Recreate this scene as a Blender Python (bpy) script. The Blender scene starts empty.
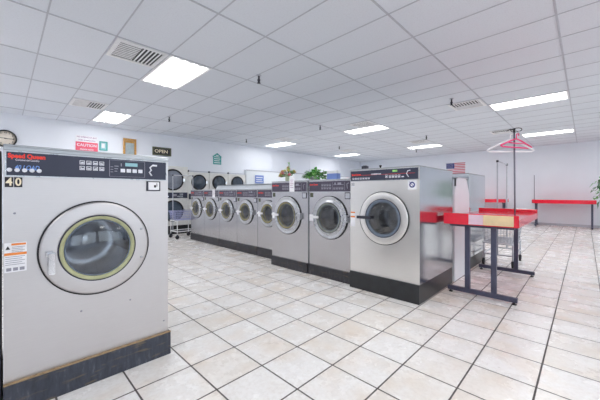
import bpy, bmesh, math, random
from mathutils import Vector, Matrix
random.seed(7)
S = bpy.context.scene
COL = S.collection
R = math.radians
PI = math.pi

# ------------------------------------------------------------------ materials
def lin(c):
    return tuple(((v/255)/12.92 if v/255 <= .04045 else ((v/255+.055)/1.055)**2.4) for v in c)

class NT:
    """small node-tree helper"""
    def __init__(s, name):
        s.m = bpy.data.materials.new(name); s.m.use_nodes = True
        s.t = s.m.node_tree; s.n = s.t.nodes; s.b = s.n['Principled BSDF']; s.out = s.n['Material Output']
    def add(s, typ, **kw):
        n = s.n.new(typ)
        for k, v in kw.items(): setattr(n, k, v)
        return n
    def link(s, a, b): s.t.links.new(a, b)
    def coord(s, scale=(1,1,1), kind='Object'):
        tc = s.add('ShaderNodeTexCoord'); mp = s.add('ShaderNodeMapping')
        mp.inputs['Scale'].default_value = scale
        s.link(tc.outputs[kind], mp.inputs[0]); return mp.outputs[0]
    def noise(s, vec, scale, detail=3, rough=.5):
        n = s.add('ShaderNodeTexNoise'); n.inputs['Scale'].default_value = scale
        n.inputs['Detail'].default_value = detail; n.inputs['Roughness'].default_value = rough
        s.link(vec, n.inputs['Vector']); return n.outputs['Fac']
    def ramp(s, fac, stops):
        r = s.add('ShaderNodeValToRGB'); e = r.color_ramp.elements
        while len(e) < len(stops): e.new(.5)
        for i, (p, c) in enumerate(stops):
            e[i].position = p; e[i].color = (*c, 1) if len(c) == 3 else c
        s.link(fac, r.inputs[0]); return r.outputs[0]
    def math(s, op, a, b=None, c=None):
        n = s.add('ShaderNodeMath', operation=op)
        for i, v in enumerate((a, b, c)):
            if v is None: continue
            if isinstance(v, (int, float)): n.inputs[i].default_value = v
            else: s.link(v, n.inputs[i])
        return n.outputs[0]
    def mix(s, fac, a, b, blend='MIX'):
        n = s.add('ShaderNodeMix', data_type='RGBA', blend_type=blend)
        if isinstance(fac, (int, float)): n.inputs[0].default_value = fac
        else: s.link(fac, n.inputs[0])
        for i, v in ((6, a), (7, b)):
            if isinstance(v, tuple): n.inputs[i].default_value = (*v, 1) if len(v) == 3 else v
            else: s.link(v, n.inputs[i])
        return n.outputs[2]
    def bump(s, h, strength, dist=.01):
        b = s.add('ShaderNodeBump'); b.inputs['Strength'].default_value = strength
        b.inputs['Distance'].default_value = dist
        s.link(h, b.inputs['Height']); s.link(b.outputs[0], s.b.inputs['Normal'])

def plain(name, rgb, rough=.5, metal=0, var=.06, nscale=14, spec=None, bump=0):
    t = NT(name); c = lin(rgb)
    f = t.noise(t.coord(), nscale, 4)
    col = t.ramp(f, [(.3, tuple(max(0, x*(1-var)) for x in c)), (.7, tuple(min(1, x*(1+var)) for x in c))])
    t.link(col, t.b.inputs['Base Color'])
    t.b.inputs['Roughness'].default_value = rough; t.b.inputs['Metallic'].default_value = metal
    if spec is not None: t.b.inputs['Specular IOR Level'].default_value = spec
    if bump: t.bump(f, bump)
    return t.m

def steel(name, rgb, rough=.22, stretch=(1.5, 1.5, 90), rvar=.10, smudge=.12):
    t = NT(name); c = lin(rgb)
    f = t.noise(t.coord(stretch), 6, 3)
    g = t.noise(t.coord((1, 1, .8)), 2.6, 5, .6)
    col = t.ramp(g, [(.3, tuple(x*(1-smudge) for x in c)), (.7, c)])
    col = t.mix(.12, col, t.ramp(f, [(.35, tuple(x*.75 for x in c)), (.65, c)]))
    t.link(col, t.b.inputs['Base Color']); t.b.inputs['Metallic'].default_value = 1
    r = t.math('MULTIPLY_ADD', f, rvar, rough - rvar*.5)
    r = t.math('MULTIPLY_ADD', g, .12, r)
    t.link(r, t.b.inputs['Roughness'])
    return t.m

def glass(name, tint=(.92, .95, .97), gloss=.9):
    t = NT(name)
    tr = t.add('ShaderNodeBsdfTransparent'); tr.inputs[0].default_value = (*tint, 1)
    gl = t.add('ShaderNodeBsdfGlossy'); gl.inputs['Roughness'].default_value = .03
    gl.inputs[0].default_value = (gloss, gloss, gloss, 1)
    fr = t.add('ShaderNodeFresnel'); fr.inputs[0].default_value = 1.5
    mx = t.add('ShaderNodeMixShader')
    t.link(t.math('MULTIPLY_ADD', fr.outputs[0], 1.0, .06), mx.inputs[0])
    t.link(tr.outputs[0], mx.inputs[1]); t.link(gl.outputs[0], mx.inputs[2])
    t.link(mx.outputs[0], t.out.inputs[0])
    return t.m

TILE = .3578; TX0 = 1.297; TY0 = .222
def floor_mat():
    t = NT('floor_tile')
    tc = t.add('ShaderNodeTexCoord'); sp = t.add('ShaderNodeSeparateXYZ'); t.link(tc.outputs['Object'], sp.inputs[0])
    def cell(o, off):
        v = t.math('DIVIDE', t.math('SUBTRACT', o, off - 100*TILE), TILE)
        return t.math('FLOOR', v), t.math('FRACT', v)
    ix, fx = cell(sp.outputs[0], TX0); iy, fy = cell(sp.outputs[1], TY0)
    def edge(fr): return t.math('MINIMUM', fr, t.math('SUBTRACT', 1.0, fr))
    e = t.math('MINIMUM', edge(fx), edge(fy))
    wob = t.noise(tc.outputs['Object'], 30, 2)
    e = t.math('ADD', e, t.math('MULTIPLY_ADD', wob, .006, -.003))
    gm = t.add('ShaderNodeMapRange', interpolation_type='SMOOTHSTEP'); gm.inputs[1].default_value = .010; gm.inputs[2].default_value = .020
    t.link(e, gm.inputs[0]); tile = gm.outputs[0]
    cv = t.add('ShaderNodeCombineXYZ'); t.link(ix, cv.inputs[0]); t.link(iy, cv.inputs[1])
    wn = t.add('ShaderNodeTexWhiteNoise', noise_dimensions='3D'); t.link(cv.outputs[0], wn.inputs['Vector'])
    # each tile shifts the marbling so patterns do not run across the joints
    sc = t.add('ShaderNodeVectorMath', operation='SCALE'); sc.inputs['Scale'].default_value = 7.0; t.link(wn.outputs['Color'], sc.inputs[0])
    ad = t.add('ShaderNodeVectorMath', operation='ADD'); t.link(tc.outputs['Object'], ad.inputs[0]); t.link(sc.outputs[0], ad.inputs[1])
    n1 = t.noise(ad.outputs[0], 4.5, 5, .6); n2 = t.noise(ad.outputs[0], 38, 3, .6)
    tone = t.math('ADD', t.math('MULTIPLY_ADD', wn.outputs['Value'], .30, .08), t.math('MULTIPLY', n1, .66))
    col = t.ramp(tone, [(.22, lin((228, 221, 214))), (.42, lin((238, 233, 227))), (.60, lin((243, 241, 239))), (.82, lin((245, 244, 243)))])
    st = t.noise(ad.outputs[0], 3.0, 2, .5)
    col = t.mix(t.math('MULTIPLY', t.ramp(st, [(.50, (0, 0, 0)), (.78, (1, 1, 1))]), .45), col, lin((222, 200, 174)))
    col = t.mix(t.math('MULTIPLY', t.ramp(n2, [(.34, (1, 1, 1)), (.58, (0, 0, 0))]), .24), col, lin((206, 198, 190)))
    col = t.mix(tile, lin((84, 78, 77)), col)
    t.link(col, t.b.inputs['Base Color'])
    t.link(t.math('MULTIPLY_ADD', t.math('SUBTRACT', 1.0, tile), .5, t.math('MULTIPLY_ADD', n1, .10, .22)), t.b.inputs['Roughness'])
    t.bump(t.math('ADD', tile, t.math('MULTIPLY', n2, .02)), .2, .003)
    return t.m

def ceiling_mat():
    t = NT('ceiling_tile')
    tc = t.add('ShaderNodeTexCoord')
    n = t.noise(tc.outputs['Object'], 60, 4, .7); n2 = t.noise(tc.outputs['Object'], .9, 2)
    sp = t.add('ShaderNodeSeparateXYZ'); t.link(tc.outputs['Object'], sp.inputs[0])
    ix = t.math('FLOOR', t.math('DIVIDE', t.math('ADD', sp.outputs[0], 60.683), .61))
    iy = t.math('FLOOR', t.math('DIVIDE', t.math('ADD', sp.outputs[1], 122.69), 1.229))
    cv = t.add('ShaderNodeCombineXYZ'); t.link(ix, cv.inputs[0]); t.link(iy, cv.inputs[1])
    wn = t.add('ShaderNodeTexWhiteNoise', noise_dimensions='3D'); t.link(cv.outputs[0], wn.inputs['Vector'])
    tone = t.math('ADD', t.math('MULTIPLY', wn.outputs['Value'], .5), t.math('MULTIPLY', n2, .5))
    c = t.mix(tone, lin((216, 221, 229)), lin((226, 230, 237)))
    c = t.mix(t.math('MULTIPLY', t.ramp(n, [(.34, (1, 1, 1)), (.5, (0, 0, 0))]), .35), c, lin((205, 206, 213)))
    t.link(c, t.b.inputs['Base Color']); t.b.inputs['Roughness'].default_value = .95
    t.bump(n, .15, .003)
    return t.m

def wall_mat(name, rgb=(234, 238, 246)):
    t = NT(name); c = lin(rgb)
    n = t.noise(t.coord(), 1.1, 3); n2 = t.noise(t.coord(), 45, 3)
    t.link(t.ramp(n, [(.3, tuple(x*.955 for x in c)), (.7, c)]), t.b.inputs['Base Color'])
    t.b.inputs['Roughness'].default_value = .42
    t.bump(n2, .08, .003); return t.m

def emit_mat(name, strength, sampling):
    t = NT(name)
    t.b.inputs['Emission Strength'].default_value = strength
    t.b.inputs['Emission Color'].default_value = (1, .985, .97, 1)
    t.b.inputs['Base Color'].default_value = (.85, .85, .85, 1); t.b.inputs['Roughness'].default_value = .6
    t.m.cycles.emission_sampling = sampling
    return t.m

LAMP = 7.5
M = dict(
    floor=floor_mat(), ceiling=ceiling_mat(), wall=wall_mat('wall_paint'), wall2=wall_mat('partition_paint', (234, 240, 245)),
    lamp=emit_mat('lamp_diffuser', .5, 'NONE'), tube=emit_mat('lamp_tube', LAMP*1.9, 'FRONT'), tee=plain('grid_metal', (184, 187, 196), .5), white=plain('white_metal', (232, 232, 234), .35),
    steel=steel('brushed_steel', (192, 190, 191), .16, (1.2, 1.2, 40), rvar=.06, smudge=.08), steel_side=steel('sheet_steel', (216, 220, 224), .10, (3, 3, 1.2), rvar=.03, smudge=.06),
    steel_pale=steel('pale_steel', (211, 208, 209), .36, (1.2, 1.2, 40), rvar=.06, smudge=.04), steel_clean=steel('clean_steel', (238, 236, 233), .26, (1.2, 1.2, 40), rvar=.05, smudge=.04), steel_door=steel('door_steel', (196, 198, 202), .22, (5, 5, 5), smudge=.06),
    cap=steel('cap_steel', (176, 180, 184), .3, (1, 1, 1), rvar=.02, smudge=.02), chrome=plain('chrome', (225, 226, 230), .12, 1, .03),
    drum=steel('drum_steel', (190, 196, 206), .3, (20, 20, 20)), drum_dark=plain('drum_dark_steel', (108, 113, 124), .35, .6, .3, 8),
    navy=plain('console_navy', (50, 54, 74), .4, 0, .08, 6), navy2=plain('console_plum', (72, 66, 84), .35, 0, .12, 6),
    base=plain('base_black', (40, 42, 46), .3, 0, .25, 9), base_worn=None, tan=plain('bare_wood_edge', (156, 132, 100), .7, 0, .25, 40),
    black=plain('black_rubber', (26, 26, 30), .5), cart_wire=plain('plated_wire', (206, 209, 216), .3, .15), pole=plain('pole_metal', (118, 118, 132), .35, .4), dark=plain('dark_metal', (58, 58, 70), .45, .2), leg=plain('leg_enamel', (72, 74, 96), .4, .1, .12, 12),
    gasket=plain('gasket_olive', (180, 182, 142), .5, 0, .12), gasket_tan=plain('gasket_tan', (150, 142, 96), .5, 0, .2), gasket_mid=plain('gasket_grey_green', (128, 134, 124), .4, 0, .15), gasket_grey=plain('gasket_slate', (104, 116, 132), .4, 0, .1),
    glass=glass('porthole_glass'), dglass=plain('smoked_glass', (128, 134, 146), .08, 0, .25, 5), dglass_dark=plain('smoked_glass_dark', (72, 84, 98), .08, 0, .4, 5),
    ink_white=plain('ink_white', (228, 230, 238), .5), ink_red=plain('ink_red', (240, 64, 50), .5), ink_blue=plain('ink_blue', (120, 160, 226), .6),
    ink_cyan=plain('ink_cyan', (150, 196, 205), .5), ink_dark=plain('ink_dark', (40, 38, 46), .6), ink_grey=plain('ink_grey', (150, 150, 162), .6),
    orange=plain('label_orange', (238, 140, 60), .5), paper=plain('paper', (240, 240, 244), .7), cream=plain('digit_cream', (240, 228, 200), .6),
    red=plain('red_laminate', (236, 24, 54), .10, 0, .08, 5, spec=.8), strip=plain('cream_strip', (238, 212, 168), .35, 0, .12, 9), lilac=plain('laminate_glare', (236, 205, 220), .2, 0, .08, 6),  # lilac is the table rim's glare held as a colour
    cream_enamel=plain('cream_enamel', (228, 228, 224), .35), lavender=plain('lavender_plastic', (168, 172, 214), .4),
    pink=plain('pink_plastic', (242, 60, 128), .3), pinkish=plain('white_plastic', (248, 246, 250), .3),
    leaf=plain('leaf_green', (84, 166, 76), .4, 0, .35, 20), leaf_light=plain('leaf_light', (150, 214, 120), .4, 0, .3, 20), leaf_dark=plain('leaf_dark', (38, 96, 56), .4, 0, .35, 20),
    stem=plain('stem', (96, 110, 60), .6), pot=plain('pot_clay', (150, 96, 70), .7), pot_white=plain('pot_white', (222, 224, 220), .35), soil=plain('soil', (60, 46, 38), .9, 0, .3, 60),
    petal_pink=plain('petal_pink', (250, 164, 168), .6, 0, .2, 30), petal_orange=plain('petal_orange', (252, 204, 160), .6, 0, .2, 30), petal_yellow=plain('petal_yellow', (248, 222, 130), .6, 0, .2, 30),
    vase=plain('vase_pale', (206, 220, 190), .15), wood=plain('frame_oak', (186, 140, 74), .5, 0, .25, 25), sign_red=plain('sign_red', (220, 84, 110), .5), sign_teal=plain('sign_teal', (70, 160, 156), .5),
    sign_blue=plain('sign_blue', (118, 144, 208), .5), olive=plain('sign_olive', (84, 88, 70), .5), mirror=plain('framed_print', (164, 176, 180), .15, 0, .1), flag_red=plain('flag_red', (206, 60, 82), .7), flag_blue=plain('flag_blue', (64, 70, 128), .7),
    purple=plain('ink_purple', (150, 96, 150), .6), outside=plain('window_frame_metal', (120, 122, 128), .4, .5),
)
def worn_base(name, c0, c1, c2, c3, scuff, amount):
    t = NT(name)
    n = t.noise(t.coord((5, 5, 1.2)), 6, 6, .7); n2 = t.noise(t.coord((2, 2, 9)), 4, 4)
    c = t.ramp(n, [(.3, lin(c0)), (.58, lin(c1)), (.70, lin(c2)), (.8, lin(c3))])
    c = t.mix(t.math('MULTIPLY', t.ramp(n2, [(.58, (0, 0, 0)), (.70, (1, 1, 1))]), amount), c, lin(scuff))
    t.link(c, t.b.inputs['Base Color']); t.b.inputs['Roughness'].default_value = .5; return t.m
M['base_scuffed'] = worn_base('base_scuffed_paint', (34, 34, 40), (50, 50, 56), (92, 90, 92), (150, 148, 146), (104, 84, 66), .5)
M['base_worn'] = worn_base('base_worn_paint', (44, 47, 58), (66, 71, 84), (100, 106, 116), (160, 160, 160), (128, 112, 84), .5)

# ------------------------------------------------------------------ mesh helpers
class MB:
    def __init__(s): s.b = bmesh.new(); s.mi = 0
    def _f(s, vs):
        try:
            f = s.b.faces.new(vs); f.material_index = s.mi; return f
        except ValueError: return None
    def box(s, x0, x1, y0, y1, z0, z1, bev=0, seg=2):
        t = bmesh.new()
        bmesh.ops.create_cube(t, size=1)
        bmesh.ops.scale(t, vec=(abs(x1-x0), abs(y1-y0), abs(z1-z0)), verts=t.verts)
        bmesh.ops.translate(t, vec=((x0+x1)/2, (y0+y1)/2, (z0+z1)/2), verts=t.verts)
        if bev: bmesh.ops.bevel(t, geom=list(t.edges), offset=bev, segments=seg, affect='EDGES', profile=.6)
        return s.join(t)
    def join(s, t):
        mp = {v: s.b.verts.new(v.co) for v in t.verts}
        for f in t.faces:
            g = s._f([mp[v] for v in f.verts])
            if g: g.smooth = f.smooth
        t.free(); return s
    def quad(s, *pts):
        s._f([s.b.verts.new(p) for p in pts]); return s
    def rect(s, x0, x1, z0, z1, y):           # faces -Y
        return s.quad((x0, y, z0), (x1, y, z0), (x1, y, z1), (x0, y, z1))
    def plate(s, x0, x1, z0, z1, y, th=.002):
        return s.box(x0, x1, y, y-th, z0, z1)
    def lathe(s, prof, c, seg=56, axis='Y', smooth=True, close=False):
        rings = []
        for r, h in prof:
            if r < 1e-6:
                p = (c[0], c[1]+h, c[2]) if axis == 'Y' else (c[0], c[1], c[2]+h)
                rings.append([s.b.verts.new(p)])
            else:
                ring = []
                for i in range(seg):
                    a = 2*PI*i/seg
                    ring.append(s.b.verts.new((c[0]+r*math.cos(a), c[1]+h, c[2]+r*math.sin(a)) if axis == 'Y' else (c[0]+r*math.cos(a), c[1]+r*math.sin(a), c[2]+h)))
                rings.append(ring)
        pairs = list(zip(rings, rings[1:]))
        if close: pairs.append((rings[-1], rings[0]))
        for A, B in pairs:
            for i in range(seg):
                j = (i+1) % seg
                if len(A) == 1 and len(B) == 1: continue
                if len(A) == 1: f = s._f([A[0], B[j], B[i]])
                elif len(B) == 1: f = s._f([A[i], A[j], B[0]])
                else: f = s._f([A[i], A[j], B[j], B[i]])
                if f: f.smooth = smooth
        return s
    def tube(s, pts, r, seg=8, closed=False, cap=True):
        pts = [Vector(p) for p in pts]; n = len(pts); rings = []
        up = None
        for i, p in enumerate(pts):
            if closed: d = pts[(i+1) % n] - pts[i-1]
            else: d = pts[min(i+1, n-1)] - pts[max(i-1, 0)]
            d.normalize()
            if up is None: up = d.orthogonal().normalized()
            else:
                up = up - d*up.dot(d)
                up = up.normalized() if up.length > 1e-5 else d.orthogonal().normalized()
            w = d.cross(up)
            rr = r[i] if isinstance(r, (list, tuple)) else r
            rings.append([s.b.verts.new(p + rr*(math.cos(2*PI*k/seg)*up + math.sin(2*PI*k/seg)*w)) for k in range(seg)])
        rng = range(n if closed else n-1)
        for i in rng:
            A, B = rings[i], rings[(i+1) % n]
            for k in range(seg):
                f = s._f([A[k], A[(k+1) % seg], B[(k+1) % seg], B[k]])
                if f: f.smooth = True
        if cap and not closed:
            s._f(rings[0][::-1]); s._f(rings[-1])
        return s
    def text(s, body, size, x, z, y=0, align='CENTER', offset=0, shear=0, ext=.0004, sx=1):
        cu = bpy.data.curves.new('tmp', 'FONT'); cu.body = body; cu.size = size; cu.align_x = align; cu.align_y = 'CENTER'
        cu.offset = offset; cu.shear = shear; cu.extrude = ext; cu.resolution_u = 3
        o = bpy.data.objects.new('tmp', cu); COL.objects.link(o)
        dg = bpy.context.evaluated_depsgraph_get(); me = bpy.data.meshes.new_from_object(o.evaluated_get(dg))
        me.transform(Matrix.Translation((x, y, z)) @ Matrix.Rotation(PI/2, 4, 'X') @ Matrix.Diagonal((sx, 1, 1, 1)))
        t = bmesh.new(); t.from_mesh(me); s.join(t)
        bpy.data.objects.remove(o); bpy.data.curves.remove(cu); bpy.data.meshes.remove(me)
        return s
    def build(s, name, mats, parent=None, loc=(0, 0, 0), rz=0, label=None, recalc=True):
        if recalc: bmesh.ops.recalc_face_normals(s.b, faces=s.b.faces)
        me = bpy.data.meshes.new(name); s.b.to_mesh(me); s.b.free()
        for m in (mats if isinstance(mats, (list, tuple)) else [mats]): me.materials.append(m)
        o = bpy.data.objects.new(name, me); COL.objects.link(o)
        o.location = loc; o.rotation_euler = (0, 0, rz)
        if parent: o.parent = parent
        if label: o['label'] = label
        return o

def bevel(o, w=.004, seg=2, ang=40):
    m = o.modifiers.new('edge', 'BEVEL'); m.width = w; m.segments = seg; m.limit_method = 'ANGLE'; m.angle_limit = R(ang); return o
def tag(o, label, cat, group=None, kind=None):
    o['label'] = label; o['category'] = cat
    if group: o['group'] = group
    if kind: o['kind'] = kind
    return o
def thing(name, label, cat, loc=(0, 0, 0), rz=0, group=None):
    o = bpy.data.objects.new(name, None); COL.objects.link(o); o.location = loc; o.rotation_euler = (0, 0, rz)
    o.empty_display_size = .1
    return tag(o, label, cat, group)
def struct(name, mb, m, label=None):
    o = mb.build(name, m); o['kind'] = 'structure'
    if label: o['label'] = label; 
    return o
def copy_tree(o, parent=None):
    c = o.copy(); COL.objects.link(c)
    if parent: c.parent = parent
    for ch in list(o.children): copy_tree(ch, c)
    return c
def dup(o, loc, rz, label):
    c = copy_tree(o); c.location = loc; c.rotation_euler = (0, 0, rz); c['label'] = label; return c

# ------------------------------------------------------------------ room shell
XL, XR, YF, YB, HC = -3.2, 14.65, -4.6, 9.45, 3.065
GX0, GY0, GX, GY = .317, .212, .61, 1.229
struct('floor', MB().box(XL-.2, XR+.2, YF-.2, YB+.2, -.1, 0), M['floor'])
struct('ceiling', MB().box(XL-.2, XR+.2, YF-.2, YB+.2, HC, HC+.1), M['ceiling'])
g = MB()
n0 = math.ceil((XL-GX0)/GX)
x = GX0 + n0*GX
while x < XR:
    g.box(x-.007, x+.007, YF, YB, HC-.004, HC+.01); x += GX
y = GY0 + math.ceil((YF-GY0)/GY)*GY
while y < YB:
    g.box(XL, XR, y-.010, y+.010, HC-.006, HC+.01); y += GY
struct('trim_1', g, M['tee'])
w = MB().box(XL-.2, XR+.2, YB, YB+.2, 0, HC)
for sx in (-1.55, .83, 3.19, 5.58, 7.95, 10.3, 12.7): w.box(sx-.016, sx+.016, YB-.005, YB, 0, HC)
struct('wall_back', w, M['wall'])
w = MB().box(XR, XR+.2, YF, YB, 0, HC)
for sy in (-2.2, .2, 2.6, 5.0, 7.4): w.box(XR-.004, XR, sy-.010, sy+.010, 0, HC)
struct('wall_right', w, M['wall'])
struct('wall_left', MB().box(XL-.2, XL, YF, YB, 0, HC), M['wall'])
w = MB().box(XL, XR, YF-.2, YF, 0, .55).box(XL, XR, YF-.2, YF, 2.7, HC)
for px in (XL, -1.0, 1.3, 3.6, 5.9, 8.2, 10.5, 12.6): w.box(px, px+.25, YF-.2, YF, .55, 2.7)
w.box(XR-.25, XR, YF-.2, YF, .55, 2.7)
struct('wall_front', w, M['wall'])
xs = (XL, -1.0, 1.3, 3.6, 5.9, 8.2, 10.5, 12.6, XR-.25)
for i in range(8):
    a, b = xs[i]+.25, xs[i+1]
    f = MB().box(a, b, YF-.14, YF-.06, .55, .60).box(a, b, YF-.14, YF-.06, 2.65, 2.7).box(a, a+.05, YF-.14, YF-.06, .6, 2.65).box(b-.05, b, YF-.14, YF-.06, .6, 2.65)
    wn = struct('window_%d' % (i+1), f, M['outside'])
    MB().box(a+.05, b-.05, YF-.103, YF-.097, .6, 2.65).build('pane', M['glass'], wn)
struct('baseboard_right', MB().box(XR-.012, XR, YF, YB-.012, 0, .09), M['tee'])
struct('baseboard_back', MB().box(XL, XR, YB-.012, YB, 0, .09), M['tee'])
# white partition that carries on from the bank of dryers
p = MB().box(6.19, XR, 8.8, 8.95, 0, 2.08)
struct('wall_partition', p, M['wall2'])
struct('trim_2', MB().box(6.19, XR, 8.785, 8.8, 2.055, 2.085), M['tee'])

# ------------------------------------------------------------------ ceiling fixtures
def lamp_proto():
    t = thing('ceiling_light', '', 'light', group='recessed fluorescent ceiling lights')
    f = MB()
    z0, z1 = -.012, .0
    f.box(.006, .604, .006, .03, z0, z1).box(.006, .604, 1.199, 1.223, z0, z1).box(.006, .03, .03, 1.199, z0, z1).box(.58, .604, .03, 1.199, z0, z1)
    f.build('frame', M['white'], t)
    MB().box(.03, .58, .03, 1.199, -.006, -.002).build('diffuser', M['lamp'], t)
    for q in range(4):   # the bright lines of the four tubes in the lens
        x = .03 + .1375*(q+.5)
        MB().quad((x-.036, .04, -.0075), (x-.036, 1.19, -.0075), (x+.036, 1.19, -.0075), (x+.036, .04, -.0075)).build('tube', M['tube'], t, recalc=False)
    return t
lp = lamp_proto(); first = True
def cellpos(i, j): return (GX0 + i*GX, GY0 + j*GY, HC-.004)
lamps = [(2, 3, 'largest ceiling light, at the upper left, touching a slatted vent'),
    (2, 6, 'small-looking ceiling light above the red and white wall sign'),
    (11, 3, 'middle ceiling light with a dark vent at its edge, left above the big washer'),
    (18, 3, 'ceiling light over the top right part of the big single washer, beside a sprinkler'),
    (18, 6, 'farthest small ceiling light above the leafy plant near the room corner'),
    (11, 6, 'ceiling light above the vase of flowers and the row of small washers'),
    (11, 0, 'long bright ceiling light right of the slatted vent, nearest the clothes hangers'),
    (18, 0, 'long ceiling light behind the clothes hangers, close to the right wall')]
extra = [(2, 0), (2, -3), (11, -3), (18, -3), (-4, 0), (-4, 3), (-4, 6), (7, -3)]
for i, j, lab in lamps + [(a, b, 'ceiling light outside the picture over the camera side of the room') for a, b in extra]:
    o = lp if first else copy_tree(lp)
    first = False
    o.location = cellpos(i, j); o['label'] = lab

def vent_proto():
    t = thing('ceiling_vent', '', 'vent', group='square ceiling air vents')
    f = MB(); a, b = .012, .598
    f.box(a, b, a, a+.05, -.014, 0).box(a, b, b-.05, b, -.014, 0).box(a, a+.05, a+.05, b-.05, -.014, 0).box(b-.05, b, a+.05, b-.05, -.014, 0)
    f.build('frame', M['white'], t)
    MB().box(a+.05, b-.05, a+.05, b-.05, -.003, -.001).build('duct_shade', M['black'], t)  # flat black plate paints the shade inside the duct
    sl = MB()
    for k in range(9):
        y = .075 + k*.052
        sl.quad((.065, y, -.004), (.30, y, -.004), (.30, y+.013, -.016), (.065, y+.013, -.016))
    for k in range(5):
        x = .325 + k*.046
        sl.quad((x, .065, -.004), (x, .545, -.004), (x+.012, .545, -.016), (x+.012, .065, -.016))
    sl.build('slats', M['white'], t, recalc=False)
    return t
vp = vent_proto(); first = True
for (x, y, lab) in [(GX0+GX, GY0+3*GY, 'large slatted ceiling vent touching the nearest ceiling light'),
    (GX0+GX, 6.98, 'slatted ceiling vent near the left wall, above the red and white sign'),
    (GX0+10*GX, GY0+GY, 'slatted ceiling vent left of the long bright light, with a sprinkler under it'),
    (GX0+10*GX, GY0+3*GY, 'dark ceiling vent touching the back edge of the middle ceiling light'),
    (GX0+16*GX, GY0+3*GY, 'thin-looking far ceiling vent next to the light above the big washer top'),
    (GX0+10*GX, 6.98, 'far ceiling vent just above the light over the flowers'),
    (GX0+16*GX, 6.98, 'farthest ceiling vent, above the leafy plant'),
    (GX0+16*GX, GY0+GY, 'far ceiling vent seen left of the top of the clothes pole')]:
    o = vp if first else copy_tree(vp); first = False
    o.location = (x, y, HC-.004); o['label'] = lab

sp = thing('fire_sprinkler', '', 'sprinkler', group='black fire sprinklers on the ceiling')
MB().lathe([(0, 0), (.04, 0), (.04, -.008), (.015, -.014)], (0, 0, 0), 16, 'Z').build('cover_plate', M['tee'], sp)
MB().tube([(0, 0, -.01), (0, 0, -.07)], .014, 8).tube([(0, 0, -.07), (0, 0, -.12)], [.026, .012], 8).build('head', M['dark'], sp)
MB().lathe([(0, -.12), (.028, -.12), (.028, -.126), (0, -.126)], (0, 0, 0), 12, 'Z').build('deflector', M['dark'], sp)
first = True
for x, y, lab in [(2.78, 3.62, 'black sprinkler nearest the camera, right of the nearest ceiling light'),
    (2.78, 7.1, 'black sprinkler on the ceiling left of centre, above the small framed sign'),
    (5.77, 8.2, 'small black sprinkler above the green wall sign, left of the light over the flowers'),
    (5.98, 5.1, 'black sprinkler left of the middle ceiling light'),
    (9.15, 6.83, 'small black sprinkler above the far light near the plant'),
    (9.40, 3.6, 'black sprinkler standing out above the light over the big washer'),
    (12.1, 5.05, 'tiny sprinkler below the light over the big washer'),
    (6.08, 1.85, 'black sprinkler in front of the slatted vent left of the long bright light'),
    (9.5, -.26, 'sprinkler cut by the right edge of the picture')]:
    o = sp if first else copy_tree(sp); first = False
    o.location = (x, y, HC); o['label'] = lab

# ------------------------------------------------------------------ washers
def holed_front(mb, w, z0, z1, cx, cz, r, seg=64):
    angs = [2*PI*i/seg for i in range(seg)]
    for X in (0, w):
        for Z in (z0, z1): angs.append(math.atan2(Z-cz, X-cx) % (2*PI))
    angs = sorted(set(round(a, 6) for a in angs))
    inn, out = [], []
    for a in angs:
        c, s_ = math.cos(a), math.sin(a)
        k = 1e9
        if c > 1e-9: k = min(k, (w-cx)/c)
        if c < -1e-9: k = min(k, -cx/c)
        if s_ > 1e-9: k = min(k, (z1-cz)/s_)
        if s_ < -1e-9: k = min(k, (z0-cz)/s_)
        inn.append(mb.b.verts.new((cx+r*c, 0, cz+r*s_))); out.append(mb.b.verts.new((cx+k*c, 0, cz+k*s_)))
    n = len(angs)
    for i in range(n):
        j = (i+1) % n; mb._f([inn[i], inn[j], out[j], out[i]])

def icons(mb, x0, x1, z0, z1, cols, rows, y):
    cw, ch = (x1-x0)/cols, (z1-z0)/rows
    rnd = random.Random(cols*10+rows)
    for i in range(cols):
        for j in range(rows):
            a, b = x0+i*cw+cw*.12, x0+(i+1)*cw-cw*.12; c, d = z0+j*ch+ch*.15, z0+(j+1)*ch-ch*.15
            t = (b-a)*.13
            mb.rect(a, b, c, c+t, y).rect(a, b, d-t, d, y)
            mb.rect(a, a+t, c+t, d-t, y).rect(b-t, b, c+t, d-t, y)
            for q in range(3):
                u = a+(b-a)*(.22+.2*q); h = rnd.uniform(.3, .55)*(d-c)
                mb.rect(u, u+t*1.3, c+(d-c)*.2, c+(d-c)*.2+h, y)

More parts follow.
